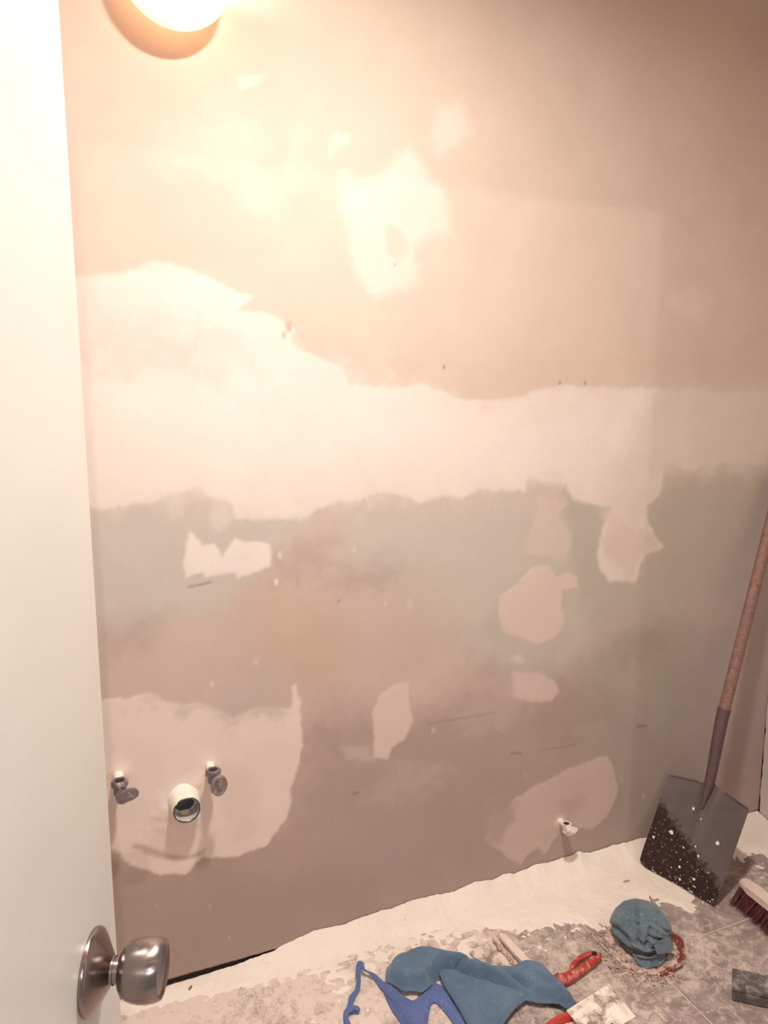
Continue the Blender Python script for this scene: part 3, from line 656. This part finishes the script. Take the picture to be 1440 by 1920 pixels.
# ------------------------------------------------------------------ cloths
def sheet(outline, hfun, mat, name, parent=None, st=.0032, z0=.0015, th=.0025, outz=.008):
    P = [(on_floor(*p, outz).x, on_floor(*p, outz).y) for p in outline]
    P = [(v.x, v.y) for v in smooth_poly([Vector((a, b, 0)) for a, b in P], 2)]
    x0 = min(p[0] for p in P)-st*2; x1 = max(p[0] for p in P)+st*2; y0 = min(p[1] for p in P)-st*2; y1 = max(p[1] for p in P)+st*2
    X, Y = np.meshgrid(np.arange(x0, x1, st), np.arange(y0, y1, st)); Sd = sdf(P, X, Y)
    gy, gx = np.gradient(Sd, st); gl = np.hypot(gx, gy)+1e-6
    pull = np.where(Sd < 0, -Sd, 0); X2 = X+gx/gl*pull; Y2 = Y+gy/gl*pull
    S2 = np.maximum(Sd, 0); Hh = hfun(X2, Y2, S2)
    ny, nx = X.shape; idx = np.arange(nx*ny).reshape(ny, nx)
    ok = Sd > -st*.75
    k = ok[:-1, :-1] & ok[:-1, 1:] & ok[1:, 1:] & ok[1:, :-1]
    q = np.stack([idx[:-1, :-1], idx[:-1, 1:], idx[1:, 1:], idx[1:, :-1]], -1)[k]
    co = np.stack([X2, Y2, np.maximum(Hh, z0)], -1).reshape(-1, 3)
    used = np.unique(q); rm = np.full(len(co), -1); rm[used] = np.arange(len(used)); q = rm[q]; co = co[used]
    me = bpy.data.meshes.new(name); me.from_pydata(co.tolist(), [], q.tolist())
    bm = bmesh.new(); bm.from_mesh(me)
    bmesh.ops.smooth_vert(bm, verts=bm.verts[:], factor=.25, use_axis_x=True, use_axis_y=True, use_axis_z=True)
    ext = bmesh.ops.extrude_face_region(bm, geom=bm.faces[:])
    for v in [g for g in ext['geom'] if isinstance(g, bmesh.types.BMVert)]: v.co.z += th
    bpy.data.meshes.remove(me)
    return obj(name, bm, mat, parent)
def crease(X, Y, a, b, wdt, hgt, z=.01, skew=0):
    A = on_floor(*a, z); B = on_floor(*b, z); ex_, ey_ = B.x-A.x, B.y-A.y
    t = np.clip(((X-A.x)*ex_+(Y-A.y)*ey_)/(ex_**2+ey_**2), 0, 1); dx = X-A.x-t*ex_; dy = Y-A.y-t*ey_
    d = np.hypot(dx, dy); return hgt*np.exp(-(d/wdt)**2)*(np.sin(np.clip(t, .04, .96)*PI)**.5)
# royal blue cloth with its strap, below the towel
rb = empty('blue_cloth', on_floor(760, 1890)); tag(rb, 'royal blue cloth with a looped strap, half hidden under the grey-blue towel', 'cloth')
sheet([(712, 1838), (735, 1842), (770, 1876), (785, 1868), (800, 1850), (822, 1838), (850, 1870), (880, 1915), (890, 1940), (866, 1940), (835, 1895), (808, 1868), (800, 1940), (770, 1935), (742, 1905), (722, 1868)],
      lambda X, Y, S: .003+.006*sstep(0, .010, S)+.003*fbm(X, Y, 40, 3, 4)+crease(X, Y, (735, 1862), (775, 1935), .006, .008)+crease(X, Y, (838, 1880), (865, 1915), .005, .003), M_royal, 'cloth_body', rb, .0026)
def ribbon(px, wd, name, mat, parent, zs):
    bm = bmesh.new(); P = [on_floor(a, b, z) for (a, b), z in zip(px, zs)]; Q = []
    for i in range(len(P)-1):
        p0 = P[max(i-1, 0)]; p1 = P[i]; p2 = P[i+1]; p3 = P[min(i+2, len(P)-1)]
        for k in range(6):
            s = k/6; Q.append(.5*((2*p1)+(p2-p0)*s+(2*p0-5*p1+4*p2-p3)*s*s+(3*p1-p0-3*p2+p3)*s**3))
    Q.append(P[-1]); L = []
    for i, p in enumerate(Q):
        t = (Q[min(i+1, len(Q)-1)]-Q[max(i-1, 0)]).normalized(); sd = t.cross(Vector((0, 0, 1))).normalized(); nrm = sd.cross(t).normalized()
        w_ = wd*(1+.18*math.sin(i*.9)); sd = (sd+nrm*.55*math.sin(i*.35+1)).normalized()
        row = [p+sd*w_*x+Vector((0, 0, zz)) for x, zz in ((-.5, .001), (-.2, .004), (.1, .0025), (.5, .0035), (.5, .0012), (0, .0004), (-.5, -.0005))]
        L.append([bm.verts.new(v) for v in row])
    for A, B in zip(L, L[1:]):
        for k in range(7): bm.faces.new((A[k], A[(k+1) % 7], B[(k+1) % 7], B[k]))
    bm.faces.new(L[0]); bm.faces.new(L[-1][::-1]); return obj(name, bm, mat, parent)
ribbon([(655, 1935), (648, 1902), (664, 1890), (672, 1896), (655, 1893), (660, 1872), (671, 1850), (672, 1825), (674, 1806), (684, 1820), (702, 1830), (718, 1850), (735, 1872), (748, 1895)], .013, 'strap', M_royal, rb,
       [.004, .012, .012, .006, .004, .010, .014, .018, .026, .016, .010, .008, .008, .006])
# towel: front flap, then the rolled upper fold
tw = empty('towel', on_floor(900, 1850)); tag(tw, 'grey-blue microfibre towel crumpled flat in front of the wall', 'towel')
sheet([(820, 1826), (840, 1822), (900, 1835), (960, 1850), (1000, 1868), (990, 1880), (968, 1895), (945, 1925), (930, 1950), (890, 1955), (868, 1915), (850, 1885), (832, 1855)],
      lambda X, Y, S: .016+.010*sstep(0, .012, S)+.0025*fbm(X, Y, 25, 3, 8)+crease(X, Y, (822, 1832), (885, 1935), .008, .006)-crease(X, Y, (850, 1840), (985, 1875), .010, .006), M_towel, 'front_flap', tw, .003)
sheet([(722, 1832), (724, 1815), (742, 1802), (772, 1792), (812, 1789), (850, 1797), (890, 1800), (905, 1815), (918, 1824), (942, 1826), (975, 1817), (1000, 1814), (1024, 1822), (1045, 1848), (1085, 1882), (1080, 1890), (1062, 1896), (1050, 1884), (1000, 1882), (958, 1868), (900, 1852), (860, 1838), (840, 1828), (820, 1828), (812, 1848), (790, 1864), (776, 1858), (757, 1862), (738, 1848), (724, 1842)],
      lambda X, Y, S: .014+.032*sstep(0, .022, S)*(1+.2*fbm(X, Y, 12, 3, 3))+.003*fbm(X, Y, 30, 3, 2)+crease(X, Y, (770, 1800), (960, 1862), .016, .016)+crease(X, Y, (985, 1832), (1065, 1886), .016, .010)-crease(X, Y, (806, 1842), (897, 1810), .009, .050)-crease(X, Y, (845, 1832), (965, 1868), .008, .026)-crease(X, Y, (893, 1838), (925, 1858), .005, .016)-crease(X, Y, (940, 1842), (1000, 1872), .008, .032)+crease(X, Y, (930, 1835), (975, 1858), .010, .012)-crease(X, Y, (1000, 1850), (1040, 1876), .007, .010)+crease(X, Y, (740, 1815), (790, 1850), .02, .008),
      M_towel, 'rolled_fold', tw, .003, outz=.014)
# crumpled rag stuffed in the floor flange
fc = on_floor(1207, 1776); 
fg = empty('floor_flange', fc); tag(fg, 'rusty toilet floor flange ringed with crumbling sealant under the bunched rag', 'flange')
bm = bmesh.new(); lathe(bm, (fc.x, fc.y, -.001), (0, 0, 1), [(.100, 0), (.101, .004), (.096, .006), (.085, .0055), (.062, .0055), (.058, .003), (.058, .0005)], 64)
for v in bm.verts:
    r_ = math.hypot(v.co.x-fc.x, v.co.y-fc.y); n_ = mn.noise(v.co*45); k = 1+.07*mn.noise(v.co*14)*(r_ > .07)
    v.co.x = fc.x+(v.co.x-fc.x)*k; v.co.y = fc.y+(v.co.y-fc.y)*k; v.co.z += .004*abs(n_)*(r_ > .06)
obj('flange_ring', bm, M_rust, fg)
for a in (.4, 3.4):
    bm = bmesh.new(); c = Vector((fc.x+.088*math.cos(a), fc.y+.088*math.sin(a), .004)); lathe(bm, c, (0, 0, 1), [(.010, 0), (.010, .008), (.006, .008), (.004, .016), (0, .017)], 6); obj('closet_bolt', bm, M_rust, fg)
# torn wax/sealant standing up on the right side of the ring
bm = bmesh.new(); L = []
for k in range(26):
    a = -1.9+2.0*k/25; r_ = .096+.006*mn.noise(Vector((k*.4, 0, 0))); h_ = .010+.020*abs(mn.noise(Vector((k*.33, 3, 0))))+.012*math.exp(-((k-19)/3)**2)
    p = Vector((fc.x+r_*math.cos(a), fc.y+r_*math.sin(a), 0)); o_ = Vector((math.cos(a), math.sin(a), 0))
    L.append([bm.verts.new(p-o_*.014), bm.verts.new(p+o_*.005), bm.verts.new(p+o_*.006+Vector((0, 0, h_))), bm.verts.new(p+o_*.002+Vector((0, 0, h_+.001)))])
for A, B in zip(L, L[1:]):
    for k in range(4): bm.faces.new((A[k], A[(k+1) % 4], B[(k+1) % 4], B[k]))
bm.faces.new(L[0]); bm.faces.new(L[-1][::-1]); obj('torn_seal', bm, m_dusty('red_brown_seal', (.26, .05, .04), (.62, .45, .42), .42, 60, .6), fg)
def rag():
    c = on_floor(1206, 1772); bm = bmesh.new(); bmesh.ops.create_icosphere(bm, subdivisions=6, radius=1)
    vd = (Vector((0, 0, H))-c).normalized(); vr = Vector((-vd.y, vd.x, 0)).normalized()*1.0; vu = vd.cross(vr)
    if vu.z < 0: vu = -vu
    folds = [((-.22, .80), (-.12, .1), .075, .10), ((-.12, .1), (-.02, -.62), .06, .12), ((.22, .70), (.34, .05), .06, .08), ((.34, .05), (.18, -.60), .07, .11),
             ((-.80, -.30), (-.42, -.62), .11, .14), ((.42, .25), (.86, .02), .05, .07), ((.30, -.28), (.92, -.34), .055, .10), ((-.02, -.55), (.5, -.62), .07, .08), ((.55, .62), (.78, .25), .05, .05), ((-.7, .1), (-.35, .35), .07, .04)]
    for v in bm.verts:
        n = v.co.normalized(); q = n*1.1+Vector((3, 1, 7)); X_, Y_ = n.dot(vr), n.dot(vu); fr = n.dot(vd)
        f = .95+.10*mn.noise(q*1.1)+.035*mn.noise(q*2.6)+.012*mn.noise(Vector((q.x*9, q.y*9, q.z*3)))
        X_ += .05*mn.noise(q*3); Y_ += .05*mn.noise(q*3+Vector((7, 0, 0)))
        for (ax_, ay_), (bx2, by2), wd_, dp in folds:
            if fr < -.1: break
            ux, uy = bx2-ax_, by2-ay_; t_ = max(0, min(1, ((X_-ax_)*ux+(Y_-ay_)*uy)/(ux*ux+uy*uy)))
            dd = math.hypot(X_-ax_-t_*ux, Y_-ay_-t_*uy); f -= dp*math.exp(-(dd/wd_)**2)-.35*dp*math.exp(-((dd-wd_*2.2)/wd_)**2)
        p = Vector((n.x*.078, n.y*.078, n.z*.058))*f
        if p.z < 0: p.z *= .82; p.x *= 1.08; p.y *= 1.05
        p += Vector((.000, .004, 0))*max(0, n.z)
        v.co = c+p+Vector((.002, .012, .050))
    o = obj('rag', bm, M_rag); tag(o, 'balled-up dusty blue rag stuffed into the toilet floor flange', 'rag')
    # its loose frayed corner
    return o
rg = rag()
rgc = empty('x') ; bpy.data.objects.remove(rgc)
def corner_flap(px, zz, name, mat, parent):
    bm = bmesh.new(); P = [on_floor(a, b, z) for (a, b), z in zip(px, zz)]
    c = sum(P, Vector())/len(P); c.z += .006; n = len(P); cv = bm.verts.new(c); R = [bm.verts.new(p) for p in P]; 
    for k in range(n): bm.faces.new((R[k], R[(k+1) % n], cv))
    bmesh.ops.subdivide_edges(bm, edges=bm.edges[:], cuts=3, use_grid_fill=True)
    for v in bm.verts: v.co.z += .003*mn.noise(v.co*60); v.co.x += .002*mn.noise(v.co*50+Vector((4, 4, 4)))
    bmesh.ops.solidify(bm, geom=bm.faces[:], thickness=.002); return obj(name, bm, mat, parent)
corner_flap([(1186, 1788), (1200, 1794), (1222, 1796), (1240, 1786), (1248, 1796), (1236, 1812), (1214, 1816), (1196, 1808)], [.022, .030, .034, .034, .018, .008, .006, .010], 'loose_corner', M_rag, rg)
corner_flap([(1226, 1772), (1240, 1762), (1254, 1758), (1262, 1772), (1256, 1786), (1232, 1788)], [.06, .070, .060, .045, .035, .045], 'loose_corner', M_rag, rg)

# ------------------------------------------------------------------ crumbs and splinters
def crumbs(name, n, region, rmin, rmax, mat, label, cat, seed=1):
    random.seed(seed); bm = bmesh.new()
    for _ in range(n):
        x, y = region(); r = random.uniform(rmin, rmax)*random.choice((.6, .8, 1, 1))
        m = Matrix.Translation((x, y, r*.45)) @ Matrix.Rotation(random.random()*6, 4, 'Z') @ Matrix.Diagonal((r, r*random.uniform(.5, 1), r*.6, 1))
        rr_ = bmesh.ops.create_icosphere(bm, subdivisions=1, radius=1, matrix=m)
        for v in rr_['verts']: v.co += Vector((random.uniform(-1, 1), random.uniform(-1, 1), random.uniform(-.5, .5)))*r*.25
    o = obj(name, bm, mat, None, False); tag(o, label, cat, kind='stuff'); return o
def reg_ring():
    a = random.uniform(2.0, 4.9); r = random.uniform(.092, .135); return fc.x+r*math.cos(a), fc.y+r*math.sin(a)
crumbs('rubble', 260, reg_ring, .0015, .0055, M_rubble, 'rusty crumbs and old sealant broken off around the floor flange', 'rubble', 3)
def reg_floor():
    p = on_floor(random.uniform(240, 1440), random.uniform(1745, 1935)); return p.x, p.y
crumbs('plaster_crumbs', 420, reg_floor, .0008, .0030, M_fleck, 'tiny white plaster crumbs scattered over the tiles', 'crumbs', 6)
def sliver(px, py, L, ang, label, m, z=.004, wd=.003, cat='splinter'):
    c = on_floor(px, py, z); bm = bmesh.new(); d = Vector((math.cos(ang), math.sin(ang), 0))
    tube(bm, [c-d*L/2+Vector((0, 0, .0)), c-d*L*.2+Vector((0, 0, .0015)), c+d*L*.2+Vector((.001, 0, .001)), c+d*L/2], [wd*.35, wd*.6, wd*.5, wd*.25], 6, flat=.6)
    o = obj('splinter', bm, m); tag(o, label, cat); return o
M_sp = m_plain('dark_wood_splinter', (.20, .13, .10), .8)
sliver(1175, 1652, .024, -.1, 'dark splinter on the dust bank just left of the shovel mouth', M_sp, .010)
sliver(1219, 1683, .018, 1.2, 'short splinter on the dust just above the balled rag', M_sp, .008)
sliver(762, 1724, .020, .1, 'dark splinter at the foot of the wall above the towel', M_sp, .021)
sliver(357, 1852, .014, 1.0, 'dark crumb of debris on the dust right of the door knob', M_sp, .006, .005, 'debris')
def chip(pxs, z, h, label):
    bm = bmesh.new(); prism(bm, [on_floor(a, b, z) for a, b in pxs], (0, 0, 1), h); bmesh.ops.bevel(bm, geom=bm.edges[:], offset=.0008, segments=1, affect='EDGES')
    o = obj('plaster_chip', bm, M_fleck, None, False); tag(o, label, 'chip')
chip([(1084, 1884), (1096, 1876), (1101, 1881), (1096, 1888), (1086, 1887)], .0008, .005, 'white plaster chip beside the towel corner and the red bucket rim')

# ------------------------------------------------------------------ plaster-coated trowel with pale bar, above the towel
tr = empty('trowel', on_floor(930, 1790)); tag(tr, 'plaster-caked finishing trowel with a pale bar, half under the towel', 'trowel')
bm = bmesh.new(); prism(bm, [on_floor(a, b, .004) for a, b in ((880, 1786), (917, 1765), (1012, 1846), (960, 1868))], (0, 0, 1), .0022); obj('blade', bm, M_blade, tr, False)
bm = bmesh.new()
A, B = on_floor(938, 1752, .012), on_floor(1018, 1838, .012); d = (B-A); sd = d.normalized().cross(Vector((0, 0, 1)))
P = []
for k, wv in ((0, .006), (.08, .010), (.5, .0115), (.9, .010), (1, .007)): P.append(A+d*k+sd*wv)
for k, wv in ((1, .007), (.9, .010), (.5, .0105), (.08, .011), (0, .006)): P.append(A+d*k-sd*wv)
prism(bm, [p-Vector((0, 0, .006)) for p in P], (0, 0, 1), .011); bmesh.ops.bevel(bm, geom=bm.edges[:], offset=.002, segments=2, affect='EDGES'); obj('bar', bm, M_bright, tr)
bm = bmesh.new(); A2, B2 = on_floor(924, 1762, .010), on_floor(990, 1838, .010)
tube(bm, [A2.lerp(B2, k/9)+Vector((.0015*math.sin(k*2), .001*math.cos(k*3), 0)) for k in range(10)], [.003+.0015*((k*7) % 3) for k in range(10)], 8, flat=.7); obj('plaster_ridge', bm, M_black_dust if 'M_black_dust' in globals() else M_rubble, tr)

# ------------------------------------------------------------------ putty knife with red handle
pk = empty('putty_knife', on_floor(1080, 1820)); tag(pk, 'putty knife with chipped red handle poking out from under the towel', 'putty knife')
def spl(P, n=5):
    Q = []
    for i in range(len(P)-1):
        p0 = P[max(i-1, 0)]; p1 = P[i]; p2 = P[i+1]; p3 = P[min(i+2, len(P)-1)]
        for k in range(n):
            q = k/n; Q.append(.5*((p1*2)+(p2-p0)*q+(p0*2-p1*5+p2*4-p3)*q*q+(p1*3-p0-p2*3+p3)*q**3))
    return Q+[P[-1]]
def grip(px, rad, z, name, mat, fl):
    P = [on_floor(a, b, z).to_4d() for a, b in px]
    for p, q in zip(P, rad): p[3] = q
    Q = spl(P); bm = bmesh.new(); pts = [Vector(q[:3]) for q in Q]; tube(bm, pts, [q[3] for q in Q], 18)
    for v in bm.verts: v.co.z = z+(v.co.z-z)*fl
    return obj(name, bm, mat, pk)
grip([(1038, 1838), (1052, 1838), (1070, 1831), (1090, 1819), (1108, 1805), (1120, 1794), (1123, 1789)], [.011, .0155, .0135, .0105, .0115, .0105, .006], .013, 'handle', M_red, .85)
grip([(1066, 1828), (1076, 1808), (1092, 1794), (1110, 1788), (1121, 1792)], [.005, .0065, .0065, .006, .005], .013, 'hanging_loop', M_red, 1)
bm = bmesh.new(); p = on_floor(1115, 1787, .024); lathe(bm, p-Vector((0, 0, .010)), (0, 0, 1), [(.007, 0), (.0075, .008), (.006, .011), (0, .012)], 16); obj('end_cap', bm, M_black, pk)
bm = bmesh.new(); prism(bm, [on_floor(a, b, .010) for a, b in ((1046, 1824), (1062, 1846), (1036, 1874), (1010, 1846))], (0, 0, 1), .0015); obj('blade', bm, M_nickel, pk, False)

# ------------------------------------------------------------------ red mixing tub with a loaded taping knife across it
tc = on_floor(1122, 1992, .085); tub = empty('mixing_tub', (tc.x, tc.y, 0)); tag(tub, 'shallow red plastic tub of wet plaster at the bottom edge of the frame', 'tub')
tr_ = (on_floor(1232, 1992, .085)-tc).length*1.04
bm = bmesh.new(); lathe(bm, (tc.x, tc.y, .002), (0, 0, 1), [(0, 0), (tr_*.78, 0), (tr_*.82, .004), (tr_*.97, .078), (tr_*1.0, .082), (tr_*1.02, .080), (tr_*1.03, .084), (tr_*1.0, .088), (tr_*.955, .086), (tr_*.93, .070), (tr_*.80, .008), (0, .008)], 72); obj('tub_body', bm, M_redc, tub)
bm = bmesh.new(); Rr = []
for r_, z_ in [(0, .076)]+[(tr_*.92*k/9, .074) for k in range(1, 10)]: Rr.append((r_, z_))
lathe(bm, (tc.x, tc.y, 0), (0, 0, 1), Rr, 64)
for v in bm.verts: v.co.z += .006*mn.noise(v.co*22)
obj('wet_plaster', bm, M_wetplaster, tub)
kn = empty('taping_knife', on_floor(1140, 1890, .09)); tag(kn, 'wide taping blade heaped with white plaster, resting on the red tub', 'taping knife')
bm = bmesh.new(); K = [on_floor(a, b, .090) for a, b in ((1141, 1846), (1192, 1908), (1110, 1955), (1062, 1896))]; prism(bm, K, (0, 0, 1), .0015); obj('blade', bm, M_blade, kn, False)
def bl(u, v, z=0): return K[0]*(1-u)*(1-v)+K[1]*u*(1-v)+K[2]*u*v+K[3]*(1-u)*v+Vector((0, 0, z))
bm = bmesh.new(); N = 34; G = []
for j in range(N+1):
    row = []
    for i in range(N+1):
        u, v = i/N, j/N; e = min(u, 1-u, v, 1-v)*6
        f = float(fbm(np.array([u*3.0]), np.array([v*3.0]), 1.6, 4, 31)[0])
        h_ = .0022+max(-.0032, (.005+.012*f-.010*(v > .35)*(.35-abs(v-.6))-.004*v))*min(1, e); row.append(bm.verts.new(bl(u, v, h_)))
    G.append(row)
for j in range(N):
    for i in range(N): bm.faces.new((G[j][i], G[j][i+1], G[j+1][i+1], G[j+1][i]))
obj('plaster_load', bm, M_wetplaster, kn)
bm = bmesh.new(); e0 = (K[1]+K[2])/2; dr_ = ((K[1]+K[2])/2-(K[0]+K[3])/2).normalized()
tube(bm, [e0-dr_*.01, e0+dr_*.03+Vector((0, 0, .008)), e0+dr_*.10+Vector((0, 0, .012))], [.008, .012, .014], 16, flat=.8); obj('handle', bm, M_black, kn)

# ------------------------------------------------------------------ hand brush (right edge) and dark grey block
hb = empty('hand_brush', on_floor(1440, 1700)); tag(hb, 'hand brush with pale wooden back and crimson bristles at the right edge', 'brush')
A = on_floor(1391, 1652, .060); B = on_floor(1500, 1738, .060); d = (B-A).normalized(); sd = d.cross(Vector((0, 0, 1))).normalized()
bm = bmesh.new(); P = []
for k, wv in ((0, .012), (.05, .017), (.2, .020), (.8, .020), (1, .014)): P.append(A.lerp(B, k)+sd*wv)
for k, wv in ((1, .014), (.8, .020), (.2, .020), (.05, .017), (0, .012)): P.append(A.lerp(B, k)-sd*wv)
prism(bm, [p-Vector((0, 0, .010)) for p in P], (0, 0, 1), .020); bmesh.ops.bevel(bm, geom=bm.edges[:], offset=.004, segments=2, affect='EDGES'); obj('brush_back', bm, M_whitewood, hb)
bm = bmesh.new(); random.seed(12)
for i in range(30):
    for j in range(5):
        k = .04+.92*i/29; p0 = A.lerp(B, k)+sd*((j-2)*.007)-Vector((0, 0, .009))
        p1 = p0+sd*((j-2)*.004+.022+random.uniform(-.006, .006))+d*random.uniform(-.010, .006)+Vector((0, 0, -.046+random.uniform(0, .006)))
        for m in range(5):
            o_ = Vector((random.uniform(-.004, .004), random.uniform(-.004, .004), 0)); tube(bm, [p0+o_*.3, p0.lerp(p1, .5)+o_*.6-Vector((0, 0, .001)), p1+o_*1.5], [.0011, .0010, .0006], 4, cap=False)
o = obj('bristles', bm, M_bristle, hb); o['kind'] = 'stuff'
gb = empty('grey_block', on_floor(1400, 1850)); tag(gb, 'dark grey plastic box lying at the right edge below the brush', 'box')
c = [on_floor(1374, 1815, .036), on_floor(1374, 1852, .036), on_floor(1520, 1884, .036), on_floor(1510, 1842, .036)]
bm = bmesh.new(); prism(bm, [v-Vector((0, 0, .0345)) for v in c], (0, 0, 1), .0265); bmesh.ops.bevel(bm, geom=bm.edges[:], offset=.002, segments=2, affect='EDGES'); obj('box_body', bm, M_slate, gb)
cc = sum(c, Vector())/4
bm = bmesh.new(); prism(bm, [cc+(v-cc)*1.02-Vector((0, 0, .0075)) for v in c], (0, 0, 1), .008); bmesh.ops.bevel(bm, geom=bm.edges[:], offset=.0018, segments=2, affect='EDGES'); obj('lid', bm, M_slate, gb)
